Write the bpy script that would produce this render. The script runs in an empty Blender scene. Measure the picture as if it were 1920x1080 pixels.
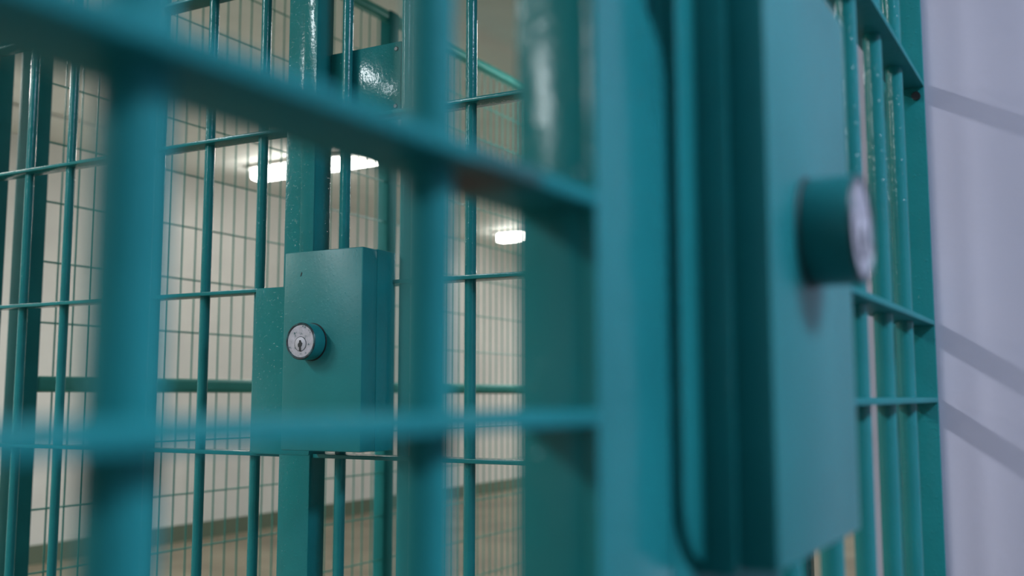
import bpy, bmesh, math, random
from mathutils import Matrix, Vector

S = bpy.context.scene
C = S.collection
R = math.radians
rnd = random.Random(7)

# ------------------------------------------------------------------ camera, light, exposure
# world axes: X runs along the near bar wall, Y goes away from it into the corridor, Z is up (metres)
EYE = 1.05
cam_d = bpy.data.cameras.new('camera')
cam = bpy.data.objects.new('camera', cam_d)
C.objects.link(cam)
cam.location = (0, 0, EYE)
cam.rotation_euler = (R(90 + 6.1327), 0, R(30.640 - 90))
cam_d.sensor_width = 36
cam_d.lens = 36 * 1880 / 1920
cam_d.clip_start = 0.02
cam_d.clip_end = 100
cam_d.dof.use_dof = True
cam_d.dof.focus_distance = 1.60
cam_d.dof.aperture_fstop = 3.6
S.camera = cam

S.view_settings.view_transform = 'Standard'
S.view_settings.look = 'None'
S.view_settings.exposure = 0.0
S.view_settings.gamma = 1.0
S.view_settings.use_curve_mapping = False

w = bpy.data.worlds.new('world')
S.world = w
w.use_nodes = True
w.node_tree.nodes['Background'].inputs[0].default_value = (0.6, 0.75, 1.0, 1)
w.node_tree.nodes['Background'].inputs[1].default_value = 0.05


def area(name, loc, sx, sy, power, col, rot=(0, 0, 0)):
    d = bpy.data.lights.new(name, 'AREA')
    d.shape = 'RECTANGLE'
    d.size, d.size_y = sx, sy
    d.energy = power
    d.color = col
    o = bpy.data.objects.new(name, d)
    C.objects.link(o)
    o.location = loc
    o.rotation_euler = rot
    return o


# ceiling tubes of the barred lobby (out of frame), an added floor fill, and cool tubes of the room the camera stands in
area('lobby_tube_light', (-3.3, 2.48, 2.64), 1.25, 0.36, 84, (0.86, 0.96, 1.0))
area('lobby_tube_light_near', (-1.0, 2.50, 2.64), 1.25, 0.16, 64, (0.88, 0.97, 1.0))
area('lobby_tube_light_beyond', (4.3, 1.9, 2.64), 1.25, 0.16, 20, (0.92, 0.98, 1.0))
area('floor_fill_light', (7.0, 1.2, 2.64), 1.25, 0.16, 40, (0.95, 0.98, 1.0))  # unseen lamp added to brighten the floor behind the screen
area('room_tube_light', (0.8, -1.5, 2.64), 1.6, 0.5, 104, (0.66, 0.79, 1.0))
# the corridor's own tubes that hang outside the frame, then an added fill
area('corridor_tube_light', (1.75, 4.66, 2.60), 0.16, 1.2, 85, (1.0, 0.98, 0.93))
area('corridor_tube_light_end', (12.0, 4.66, 2.60), 0.16, 1.2, 110, (1.0, 0.98, 0.94))
area('gate_fill_light', (-0.20, 4.66, 2.60), 0.16, 1.2, 44, (1.0, 0.98, 0.93))  # fill added off the tube row to light the far gate

# ------------------------------------------------------------------ materials


def nodes(name):
    m = bpy.data.materials.new(name)
    m.use_nodes = True
    nt = m.node_tree
    return m, nt, nt.nodes['Principled BSDF']


def noise(nt, scale, detail=3, rough=0.5, coord='Object', vec_scale=None):
    tc = nt.nodes.new('ShaderNodeTexCoord')
    n = nt.nodes.new('ShaderNodeTexNoise')
    n.inputs['Scale'].default_value = scale
    n.inputs['Detail'].default_value = detail
    n.inputs['Roughness'].default_value = rough
    src = tc.outputs[coord]
    if vec_scale:
        mp = nt.nodes.new('ShaderNodeMapping')
        mp.inputs['Scale'].default_value = vec_scale
        nt.links.new(src, mp.inputs['Vector'])
        src = mp.outputs['Vector']
    nt.links.new(src, n.inputs['Vector'])
    return n


def ramp(nt, src, stops):
    r = nt.nodes.new('ShaderNodeValToRGB')
    e = r.color_ramp.elements
    while len(e) < len(stops):
        e.new(0.5)
    for k, (p, c) in enumerate(stops):
        e[k].position = p
        e[k].color = c if len(c) == 4 else (*c, 1)
    nt.links.new(src, r.inputs['Fac'])
    return r


def bump(nt, bsdf, src, strength, dist, prev=None):
    b = nt.nodes.new('ShaderNodeBump')
    b.inputs['Strength'].default_value = strength
    b.inputs['Distance'].default_value = dist
    nt.links.new(src, b.inputs['Height'])
    if prev:
        nt.links.new(prev.outputs['Normal'], b.inputs['Normal'])
    nt.links.new(b.outputs['Normal'], bsdf.inputs['Normal'])
    return b


TEAL = (0.014, 0.185, 0.192)


def paint(name, base=TEAL, rough=0.16, bump_s=0.15, var=0.10, rust_at=None, rust_r=0.05, spec=0.24):
    m, nt, b = nodes(name)
    n = noise(nt, 9, 4)
    lo = tuple(c * (1 - var) for c in base)
    hi = tuple(c * (1 + var) for c in base)
    r = ramp(nt, n.outputs['Fac'], [(0.3, lo), (0.7, hi)])
    col = r.outputs['Color']
    if rust_at is not None:
        tc = nt.nodes.new('ShaderNodeTexCoord')
        d = nt.nodes.new('ShaderNodeVectorMath')
        d.operation = 'DISTANCE'
        nt.links.new(tc.outputs['Object'], d.inputs[0])
        d.inputs[1].default_value = rust_at
        n2 = noise(nt, 60, 4)
        ma = nt.nodes.new('ShaderNodeMath')
        ma.operation = 'MULTIPLY_ADD'
        nt.links.new(n2.outputs['Fac'], ma.inputs[0])
        ma.inputs[1].default_value = rust_r
        nt.links.new(d.outputs['Value'], ma.inputs[2])
        k = ramp(nt, ma.outputs['Value'], [(rust_r * 0.9, (1, 1, 1)), (rust_r * 1.35, (0, 0, 0))])
        mx = nt.nodes.new('ShaderNodeMix')
        mx.data_type = 'RGBA'
        nt.links.new(k.outputs['Color'], mx.inputs['Factor'])
        nt.links.new(col, mx.inputs[6])
        mx.inputs[7].default_value = (0.07, 0.035, 0.022, 1)
        col = mx.outputs[2]
    nt.links.new(col, b.inputs['Base Color'])
    b.inputs['Roughness'].default_value = rough
    b.inputs['Specular IOR Level'].default_value = spec
    if bump_s:
        # orange peel, brush drips and a few raised droplets of thick gloss paint
        nb = noise(nt, 240, 1, 0.5)
        p1 = bump(nt, b, nb.outputs['Fac'], bump_s, 0.0012)
        nl = noise(nt, 125, 2, 0.5, vec_scale=(1, 1, 0.6))
        p2 = bump(nt, b, nl.outputs['Fac'], bump_s, 0.0022, p1)
        nd = noise(nt, 210, 1, 0.5)
        rd = ramp(nt, nd.outputs['Fac'], [(0.66, (0, 0, 0)), (0.78, (1, 1, 1))])
        bump(nt, b, rd.outputs['Color'], bump_s * 2, 0.0015, p2)
    return m


M_TEAL = paint('teal_gloss_paint')
M_DULL = paint('teal_dusty_paint', rough=0.5, spec=0.10)
M_SMOOTH = paint('teal_sheet_metal_paint', rough=0.35, bump_s=0.07, spec=0.28)
M_TEAL_RUST = paint('teal_paint_with_bare_patch', rough=0.5, spec=0.10, rust_at=(0, 0, 0), rust_r=0.038)
M_MESH = paint('sea_green_mesh_paint', base=(0.06, 0.35, 0.30), rough=0.3, bump_s=0, var=0.08)


def wall_mat(name, base, var=0.05, rough=0.75, bs=0.15, scale=3):
    m, nt, b = nodes(name)
    n = noise(nt, scale, 5)
    r = ramp(nt, n.outputs['Fac'], [(0.3, tuple(c * (1 - var) for c in base)), (0.7, tuple(c * (1 + var) for c in base))])
    nt.links.new(r.outputs['Color'], b.inputs['Base Color'])
    b.inputs['Roughness'].default_value = rough
    nb = noise(nt, 130, 3)
    bump(nt, b, nb.outputs['Fac'], bs, 0.002)
    return m


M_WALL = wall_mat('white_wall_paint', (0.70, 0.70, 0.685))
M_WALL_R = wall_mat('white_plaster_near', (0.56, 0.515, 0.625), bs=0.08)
M_CEIL = wall_mat('ceiling_paint', (0.80, 0.82, 0.79))
M_BASE = wall_mat('dark_green_gloss_skirting', (0.13, 0.17, 0.125), rough=0.4)
M_WHITE = wall_mat('white_enamel', (0.8, 0.8, 0.78), rough=0.4, bs=0.02)

m, nt, b = nodes('worn_concrete_floor')
n1 = noise(nt, 1.6, 6, 0.6)
r1 = ramp(nt, n1.outputs['Fac'], [(0.3, (0.135, 0.115, 0.08)), (0.55, (0.205, 0.18, 0.128)), (0.75, (0.25, 0.225, 0.168))])
nt.links.new(r1.outputs['Color'], b.inputs['Base Color'])
b.inputs['Roughness'].default_value = 0.5
nb = noise(nt, 40, 4)
bump(nt, b, nb.outputs['Fac'], 0.1, 0.003)
M_FLOOR = m

m, nt, b = nodes('low_bounce_floor')  # unseen near floor, made dark to cut bounce light under the rails
n1 = noise(nt, 2.2, 5, 0.6)
r1 = ramp(nt, n1.outputs['Fac'], [(0.3, (0.035, 0.045, 0.045)), (0.7, (0.055, 0.065, 0.065))])
nt.links.new(r1.outputs['Color'], b.inputs['Base Color'])
b.inputs['Roughness'].default_value = 0.45
M_FLOOR_DARK = m

m, nt, b = nodes('worn_lock_metal')
n1 = noise(nt, 120, 5, 0.65)
r1 = ramp(nt, n1.outputs['Fac'], [(0.36, (0.03, 0.10, 0.11)), (0.42, (0.40, 0.38, 0.43)), (0.8, (0.56, 0.53, 0.60))])
nt.links.new(r1.outputs['Color'], b.inputs['Base Color'])
b.inputs['Metallic'].default_value = 0.35
b.inputs['Roughness'].default_value = 0.42
nb = noise(nt, 200, 3)
bump(nt, b, nb.outputs['Fac'], 0.3, 0.0008)
M_LOCK = m

m, nt, b = nodes('lock_plug_metal')
b.inputs['Base Color'].default_value = (0.46, 0.44, 0.49, 1)
b.inputs['Metallic'].default_value = 0.1
b.inputs['Roughness'].default_value = 0.5
M_PLUG = m

m, nt, b = nodes('gap_shade_and_black_parts')  # plain black for shaded gaps, keyhole, bolt and paint chip
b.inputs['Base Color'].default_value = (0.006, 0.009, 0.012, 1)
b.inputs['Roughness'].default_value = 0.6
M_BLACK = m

m, nt, b = nodes('worn_dark_rim')
n1 = noise(nt, 90, 4, 0.6)
r1 = ramp(nt, n1.outputs['Fac'], [(0.45, (0.010, 0.016, 0.022)), (0.62, (0.02, 0.10, 0.11))])
nt.links.new(r1.outputs['Color'], b.inputs['Base Color'])
b.inputs['Roughness'].default_value = 0.4
M_RIM = m

m, nt, b = nodes('lit_tube_diffuser')
b.inputs['Base Color'].default_value = (0.9, 0.9, 0.85, 1)
b.inputs['Emission Color'].default_value = (1.0, 0.98, 0.90, 1)
b.inputs['Emission Strength'].default_value = 24
M_LIT = m

# ------------------------------------------------------------------ mesh helpers
ROOT_M = {}


def add_box(bm, x0, x1, y0, y1, z0, z1, bev=0.0, seg=2):
    t = bmesh.new()
    bmesh.ops.create_cube(t, size=1)
    for v in t.verts:
        v.co = Vector(((x0 + x1) / 2 + v.co.x * abs(x1 - x0), (y0 + y1) / 2 + v.co.y * abs(y1 - y0), (z0 + z1) / 2 + v.co.z * abs(z1 - z0)))
    if bev:
        bmesh.ops.bevel(t, geom=list(t.edges), offset=bev, segments=seg, profile=0.5, affect='EDGES')
    merge(bm, t)


def merge(bm, t):
    me = bpy.data.meshes.new('tmp')
    t.to_mesh(me)
    t.free()
    bm.from_mesh(me)
    bpy.data.meshes.remove(me)


def add_rod(bm, p, q, r, seg=20):
    p, q = Vector(p), Vector(q)
    d = q - p
    t = bmesh.new()
    bmesh.ops.create_cone(t, cap_ends=True, segments=seg, radius1=r, radius2=r, depth=d.length)
    rot = d.to_track_quat('Z', 'Y').to_matrix().to_4x4()
    t.transform(Matrix.Translation((p + q) / 2) @ rot)
    merge(bm, t)


def add_lathe(bm, prof, base, seg=64):
    """profile [(radius, height)] swept round the +Y axis through base"""
    t = bmesh.new()
    rings = []
    for (r, hgt) in prof:
        if r <= 1e-6:
            rings.append([t.verts.new((base[0], base[1] + hgt, base[2]))])
        else:
            rings.append([t.verts.new((base[0] + r * math.cos(2 * math.pi * k / seg), base[1] + hgt, base[2] + r * math.sin(2 * math.pi * k / seg))) for k in range(seg)])
    for a, c in zip(rings, rings[1:]):
        for k in range(seg):
            k2 = (k + 1) % seg
            if len(a) == 1 and len(c) == 1:
                continue
            if len(a) == 1:
                t.faces.new((a[0], c[k], c[k2]))
            elif len(c) == 1:
                t.faces.new((a[k], a[k2], c[0]))
            else:
                t.faces.new((a[k], a[k2], c[k2], c[k]))
    bmesh.ops.recalc_face_normals(t, faces=t.faces)
    merge(bm, t)


def add_plate(bm, outline, y0, y1, bev=0.0):
    """outline [(x, z)] extruded between y0 and y1"""
    t = bmesh.new()
    lo = [t.verts.new((x, y0, z)) for x, z in outline]
    hi = [t.verts.new((x, y1, z)) for x, z in outline]
    t.faces.new(lo)
    t.faces.new(list(reversed(hi)))
    n = len(outline)
    for k in range(n):
        t.faces.new((lo[k], lo[(k + 1) % n], hi[(k + 1) % n], hi[k]))
    bmesh.ops.recalc_face_normals(t, faces=t.faces)
    if bev:
        ed = [e for e in t.edges if abs(e.verts[0].co.y - e.verts[1].co.y) < 1e-6]
        bmesh.ops.bevel(t, geom=ed, offset=bev, segments=2, profile=0.5, affect='EDGES')
    merge(bm, t)


def rounded(x0, x1, z0, z1, r, corners=(1, 1, 1, 1), n=10):
    """outline of a rectangle; corners rounded: (x0z0, x1z0, x1z1, x0z1)"""
    pts = []
    for k, (cx, cz, a0) in enumerate(((x0 + r, z0 + r, 180), (x1 - r, z0 + r, 270), (x1 - r, z1 - r, 0), (x0 + r, z1 - r, 90))):
        if corners[k]:
            for j in range(n + 1):
                a = R(a0 + 90 * j / n)
                pts.append((cx + r * math.cos(a), cz + r * math.sin(a)))
        else:
            pts.append(((x0, z0), (x1, z0), (x1, z1), (x0, z1))[k])
    return pts


def smooth(me, angle=40):
    for p in me.polygons:
        p.use_smooth = True
    try:
        me.set_sharp_from_angle(angle=R(angle))
    except Exception:
        pass


def obj(name, bm, mat, parent=None, frame=None, origin=None):
    """one mesh object; the bmesh is in frame coordinates, stored relative to the parent"""
    mw = frame or Matrix.Identity(4)
    bm.transform(mw)
    inv = ROOT_M[parent.name].inverted() if parent else Matrix.Identity(4)
    bm.transform(inv)
    loc = Vector((0, 0, 0))
    if origin is not None:
        loc = inv @ (mw @ Vector(origin))
    else:
        xs = [v.co for v in bm.verts]
        lo = Vector([min(c[i] for c in xs) for i in range(3)])
        hi = Vector([max(c[i] for c in xs) for i in range(3)])
        loc = (lo + hi) / 2
        if not parent:
            loc.z = lo.z
    bm.transform(Matrix.Translation(-loc))
    me = bpy.data.meshes.new(name)
    bm.to_mesh(me)
    bm.free()
    smooth(me)
    me.materials.append(mat)
    o = bpy.data.objects.new(name, me)
    C.objects.link(o)
    o.location = loc
    if parent:
        o.parent = parent
        ROOT_M[o.name] = ROOT_M[parent.name] @ Matrix.Translation(loc)
    else:
        ROOT_M[o.name] = Matrix.Translation(loc)
    return o


def empty(name, frame, at, label, cat, group=None):
    o = bpy.data.objects.new(name, None)
    o.empty_display_size = 0.1
    C.objects.link(o)
    m = frame @ Matrix.Translation(at)
    o.location = m.translation
    o.rotation_euler = m.to_euler()
    ROOT_M[o.name] = m
    o['label'] = label
    o['category'] = cat
    if group:
        o['group'] = group
    return o


def box_obj(name, mat, parent, frame, x0, x1, y0, y1, z0, z1, bev=0.0):
    bm = bmesh.new()
    add_box(bm, x0, x1, y0, y1, z0, z1, bev)
    return obj(name, bm, mat, parent, frame)


def structure(name, mat, *dims):
    bm = bmesh.new()
    add_box(bm, *dims)
    o = obj(name, bm, mat)
    o['kind'] = 'structure'
    return o


# frames: coordinates (a along the bars, increasing to picture left; b towards the camera; z up)
FF = Matrix.Rotation(math.pi, 4, 'Z')                     # near bar wall: a = -X, b = -Y
FG = Matrix.Rotation(R(92.666), 4, 'Z')                   # gate across the corridor: a = s, b = -D
I4 = Matrix.Identity(4)

# ------------------------------------------------------------------ the setting
CEIL = 2.70
FAR = 5.86
structure('floor', M_FLOOR, -6, 14, 0.19, FAR, -0.1, 0)
structure('floor', M_FLOOR_DARK, -6, 14, -3.2, 0.19, -0.1, 0)
structure('ceiling', M_CEIL, -6, 14, -3.2, FAR, CEIL, CEIL + 0.1)
structure('wall_far', M_WALL, -6, 14, FAR, FAR + 0.15, -0.1, CEIL + 0.1)
structure('wall_back', M_WALL, -6, 14, -3.35, -3.2, -0.1, CEIL + 0.1)
structure('wall_left', M_WALL, -6.15, -6, -3.35, FAR + 0.15, -0.1, CEIL + 0.1)
structure('wall_end', M_WALL, 14, 14.15, -3.35, FAR + 0.15, -0.1, CEIL + 0.1)
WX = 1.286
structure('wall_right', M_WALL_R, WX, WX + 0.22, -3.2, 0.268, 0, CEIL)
structure('baseboard_far', M_BASE, -6, 14, FAR - 0.02, FAR, 0, 0.118)

# ------------------------------------------------------------------ lock box shared by both bar walls


def lock_box(root, fr, a0, a1, b_back, b_mid, b_front, z0, z1, a_lock, z_lock, plate=None, e=0.0026):
    """a0 < a1 along the bars; the box stands proud towards the camera: base, cover, key cylinder"""
    bm = bmesh.new()
    add_box(bm, a0 - e, a1 + e, b_back, b_mid, z0 - e, z1 + e, 0.0012)
    lb = obj('lock_box', bm, M_TEAL, root, fr)
    box_obj('lock_box_cover', M_SMOOTH, lb, fr, a0, a1, b_mid - 0.001, b_front, z0, z1, 0.0028)
    if plate:
        bm = bmesh.new()
        add_plate(bm, plate[0], plate[1], plate[2], 0.001)
        obj('backing_plate', bm, M_TEAL, lb, fr)
    r, L = 0.0295, 0.028
    bm = bmesh.new()
    base = (a_lock, b_front, z_lock)
    add_lathe(bm, [(0.0285, -0.002), (0.0285, 0.0010), (r - 0.0004, 0.0022), (r, 0.004), (r, L - 0.002), (r - 0.0006, L - 0.0005)], base)
    obj('lock_cylinder', bm, M_SMOOTH, lb, fr)
    bm = bmesh.new()
    add_lathe(bm, [(0.0306, -0.001), (0.0306, 0.0006), (0.0300, 0.0012), (0.0275, 0.0012)], base)  # black ring painted in for the shade of the base gap
    o = obj('cylinder_gap', bm, M_BLACK, lb, fr)
    o['label'] = 'black line for the shaded gap round the cylinder base'
    bm = bmesh.new()
    add_lathe(bm, [(r - 0.0006, L - 0.0022), (r - 0.0001, L - 0.001), (r - 0.0010, L + 0.0003), (r - 0.0030, L + 0.0002), (r - 0.0042, L - 0.0012)], base)
    o = obj('lock_rim', bm, M_RIM, lb, fr)
    o['label'] = 'dark worn rim'
    bm = bmesh.new()
    add_lathe(bm, [(r - 0.0036, L - 0.003), (r - 0.0040, L - 0.0008), (0, L - 0.0008)], base)
    o = obj('lock_face', bm, M_LOCK, lb, fr)
    o['label'] = 'scuffed bare metal face'
    pz = z_lock - 0.0045
    pb = (a_lock, b_front + L - 0.0012, pz)
    bm = bmesh.new()
    add_lathe(bm, [(0.0118, 0.0), (0.0118, 0.0007), (0.0110, 0.0007), (0.0110, 0.0)], pb, 48)
    obj('plug_ring', bm, M_BLACK, lb, fr)
    bm = bmesh.new()
    add_lathe(bm, [(0.0109, -0.0008), (0.0109, 0.0009), (0.0104, 0.0012), (0, 0.0012)], pb, 48)
    obj('lock_plug', bm, M_PLUG, lb, fr)
    bm = bmesh.new()
    k = [(-0.0013, -0.0090), (0.0013, -0.0090), (0.0011, -0.0040), (0.0027, -0.0024), (0.0030, 0.0004), (0.0022, 0.0022), (0.0013, 0.0032), (0.0012, 0.0062), (-0.0008, 0.0062), (-0.0014, 0.0036), (-0.0030, 0.0020), (-0.0022, -0.0010), (-0.0010, -0.0034)]
    add_plate(bm, [(a_lock + 1.5 * u, pz - 0.0012 + 1.15 * v) for u, v in k], pb[1] + 0.0006, pb[1] + 0.0018)
    o = obj('keyhole', bm, M_BLACK, lb, fr)
    o['label'] = 'black keyhole'
    return lb


BAR_R = 0.0092

# ------------------------------------------------------------------ near bar wall (F), out of focus
FY = 0.193                      # distance of its bar centres
RT = 0.006                      # rail thickness
RF, RB = 0.174, 0.212           # rail front and back


def rod_obj(name, root, fr, a, b, z0, z1, r=BAR_R, mat=M_TEAL):
    bm = bmesh.new()
    add_rod(bm, (a, b, z0), (a, b, z1), r, 24)
    return obj(name, bm, mat, root, fr)


gate = empty('barred_gate', FF, (0.0, -FY, 0), 'teal barred gate nearest the viewer, blurred thick bars crossing the left half', 'gate')
box_obj('stile', M_TEAL, gate, FF, -0.4305, -0.3610, -RB, -0.1795, 0.02, 2.15, 0.002)
bm = bmesh.new()
add_plate(bm, rounded(-0.4372, -0.3608, 0.86, 1.2300, 0.036, (0, 0, 0, 1)), -0.1797, -RF, 0.001)
obj('strike_plate', bm, M_TEAL, gate, FF)
box_obj('hinge_stile', M_TEAL, gate, FF, 0.62, 0.69, -RB, -RF, 0.02, 2.15, 0.002)
for z in (0.06, 0.55, 1.0385, 1.1262, 1.62, 2.13):
    mt = M_TEAL
    bm = bmesh.new()
    add_box(bm, -0.3615, 0.622, -RB, -RF, z, z + RT, 0.0008)
    if abs(z - 1.1262) < 1e-6:
        obj('rail', bm, M_TEAL_RUST, gate, FF, origin=(-0.293, -0.197, z))
    else:
        obj('rail', bm, M_DULL, gate, FF)
for x in (0.2705, 0.152, 0.030, -0.092, -0.214, -0.336, -0.458):
    rod_obj('bar', gate, FF, -x, -FY, 0.03, 2.14, 0.0088, M_DULL)

panel = empty('barred_screen', FF, (-0.86, -FY, 0), 'teal barred screen with big lock box standing against the pale wall', 'screen')
box_obj('stile', M_DULL, panel, FF, -0.500, -0.4460, -RB, -0.1765, 0.02, 2.15, 0.002)
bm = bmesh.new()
add_box(bm, -0.4462, -0.4370, -0.200, -0.1860, 0.02, 2.14)  # black strip added for the shade deep in the seam
o = obj('seam_shade', bm, M_BLACK, panel, FF)
o['label'] = 'black strip for the shade in the gap'
box_obj('mount_plate', M_DULL, panel, FF, -0.655, -0.499, -0.200, -0.1865, 0.80, 1.50, 0.001)
lock_box(panel, FF, -0.652, -0.4735, -0.1765, -0.1555, -0.136, 0.9675, 1.292, -0.5495, 1.1385,
         (rounded(-0.652, -0.4460, 0.9700, 1.288, 0.030, (0, 1, 1, 0)), -0.1770, -0.1715))
for z in (0.06, 0.55, 1.0420, 1.1330, 1.4245, 1.75, 2.13):
    zz = (-0.498 if z < 0.96 or z > 1.30 else -0.650)
    box_obj('rail', M_DULL, panel, FF, -1.2795, -0.498, -RB, -RF, z, z + RT, 0.0008)
for x in (0.692, 0.8165, 0.9400, 1.0632, 1.1866):
    rod_obj('bar', panel, FF, -x, -FY, 0.03, 2.14)
wb = box_obj('wall_bar', M_TEAL, panel, FF, -1.2855, -1.2785, -0.239, -RF, 0.02, 2.15, 0.0012)
bm = bmesh.new()
add_rod(bm, FF @ Vector((1.2790, 0.1830, 1.4135)), FF @ Vector((1.2740, 0.1830, 1.4135)), 0.0052, 12)
obj('anchor_bolt', bm, M_BLACK, wb, FF)

# ------------------------------------------------------------------ gate across the corridor (G), in focus
D0 = 1.37
GF, GB = 1.351, 1.389
gl = empty('barred_gate', FG, (1.85, -D0, 0), 'sharp teal barred gate in the background, left of the lock box with the keyhole', 'gate')
box_obj('stile', M_TEAL, gl, FG, 1.0990, 1.1665, -1.388, -1.345, 0.02, 2.2, 0.003)
box_obj('stop_strip', M_TEAL, gl, FG, 1.0995, 1.1290, -1.3455, -1.3425, 1.2845, 2.19, 0.001)
box_obj('hinge_stile', M_TEAL, gl, FG, 2.48, 2.55, -1.395, -1.345, 0.02, 2.2, 0.003)
for z in (0.095, 0.381, 0.667, 0.9460, 1.2325, 1.5190, 1.8050, 2.10):
    box_obj('rail', M_TEAL, gl, FG, 1.1660, 2.482, -GB, -GF, z, z + 0.0068, 0.001)
for s in (1.2415, 1.3730, 1.5030, 1.6330, 1.7610, 1.8890, 2.027, 2.157, 2.287, 2.40):
    rod_obj('bar', gl, FG, s, -D0, 0.03, 2.19)
bm = bmesh.new()
add_plate(bm, rounded(1.1000, 1.2265, 0.9500, 1.2385, 0.004), -1.3515, -1.3440, 0.0012)
obj('strike_plate', bm, M_TEAL, gl, FG)

gp = empty('barred_screen', FG, (0.70, -D0, 0), 'sharp teal barred screen in the background carrying the lock box with a visible keyhole', 'screen')
lock_box(gp, FG, 0.9395, 1.0980, -1.3580, -1.3080, -1.2700, 0.9628, 1.2840, 1.0385, 1.1358, e=0.0005)
glb = [c for c in bpy.data.objects if c.name.startswith('lock_box') and c.parent == gp][0]
bm = bmesh.new()
add_plate(bm, [(1.0625 + u, 1.2462 + v) for u, v in ((-0.0016, 0.0030), (0.0002, 0.0036), (0.0012, 0.0004), (0.0022, -0.0034), (0.0006, -0.0028), (-0.0006, -0.0004))], -1.2702, -1.2697)
o = obj('paint_chip', bm, M_BLACK, glb, FG)
o['label'] = 'small black chip in the paint'
box_obj('end_stile', M_TEAL, gp, FG, 0.285, 0.335, -1.395, -1.345, 0.02, 2.2, 0.003)
for z in (0.095, 0.381, 0.667, 0.9460, 1.2325, 1.5190, 1.8050, 2.10):
    s1 = 1.0980 if not (0.96 < z < 1.28) else 1.06
    box_obj('rail', M_TEAL, gp, FG, 0.334, s1, -GB, -GF, z, z + 0.0068, 0.001)
for s in (1.0540, 0.9280, 0.8025, 0.676, 0.550, 0.424):
    rod_obj('bar', gp, FG, s, -D0, 0.03, 2.19)
up = box_obj('cover_plate', M_TEAL, gp, FG, 0.9480, 1.0985, -1.3900, -1.3800, 1.5255, 1.6550, 0.0015)
for z in (1.541, 1.642):
    bm = bmesh.new()
    add_lathe(bm, [(0.0042, -0.001), (0.0042, 0.0012), (0.003, 0.0022), (0, 0.0022)], (0.9575, -1.3800, z), 16)
    obj('screw', bm, M_RIM, up, FG)

# ------------------------------------------------------------------ mesh fence (M) behind the gate
MY = 2.40
fence = empty('mesh_fence', I4, (3.8, MY, 0), 'fine green wire mesh fence on posts behind the barred gate', 'fence')
posts = (1.585, 3.097, 4.600, 6.100)
TOP = 2.578
for x in posts:
    bm = bmesh.new()
    add_box(bm, x - 0.030, x + 0.030, MY - 0.022, MY + 0.032, 0, TOP, 0.005, 3)
    obj('post', bm, M_DULL, fence, I4)
for x0, x1 in zip(posts, posts[1:]):
    bm = bmesh.new()
    add_box(bm, x0 + 0.029, x1 - 0.029, MY - 0.02, MY + 0.02, TOP - 0.042, TOP, 0.013, 4)
    obj('top_rail', bm, M_MESH, fence, I4)
    bm = bmesh.new()
    add_box(bm, x0 + 0.029, x1 - 0.029, MY - 0.02, MY + 0.02, 1.059, 1.101, 0.013, 4)
    obj('mid_rail', bm, M_MESH, fence, I4)
    bm = bmesh.new()
    x = x0 + 0.030 + 0.052
    while x < x1 - 0.04:
        add_rod(bm, (x, MY - 0.004, 0.06), (x, MY - 0.004, TOP - 0.03), 0.0024, 8)
        x += 0.0517
    k = 0
    for k in range(-6, 10):
        z = 1.080 + 0.1605 * k
        if k == 0 or z > TOP - 0.05:
            continue
        add_rod(bm, (x0 + 0.02, MY - 0.009, z), (x1 - 0.02, MY - 0.009, z), 0.0025, 8)
    obj('wire_mesh', bm, M_MESH, fence, I4)

bm = bmesh.new()
add_box(bm, 1.38, 1.500, MY - 0.03, MY + 0.03, 0, CEIL - 0.002, 0.004)
o = obj('steel_post', bm, M_DULL)
o['label'] = 'plain teal steel post at the far left, beyond the gap beside the mesh fence'
o['category'] = 'post'

# ------------------------------------------------------------------ ceiling tubes of the corridor
LX = (5.21, 8.60)
names = ('larger bright fluorescent ceiling lamp behind the gate, above the lock box with the keyhole',
         'smaller farther fluorescent ceiling lamp glowing at the edge of the blurred post')
for x, lab in zip(LX, names):
    lamp = empty('fluorescent_lamp', I4, (x, 4.66, CEIL), lab, 'lamp', 'corridor ceiling lamps')
    bm = bmesh.new()
    add_box(bm, x - 0.10, x + 0.10, 4.04, 5.28, CEIL - 0.030, CEIL - 0.001, 0.006)
    obj('housing', bm, M_WHITE, lamp, I4)
    bm = bmesh.new()
    add_box(bm, x - 0.060, x + 0.060, 4.07, 5.25, CEIL - 0.100, CEIL - 0.029, 0.025, 4)
    obj('diffuser', bm, M_LIT, lamp, I4)

bm = bmesh.new()
add_rod(bm, (-4.0, 5.26, CEIL - 0.012), (4.45, 5.26, CEIL - 0.012), 0.0125, 16)
o = obj('ceiling_conduit', bm, M_WHITE)
o.location.z = o.location.z
o['label'] = 'slim white conduit running along the grey corridor ceiling, seen between the left bars'
o['category'] = 'conduit'
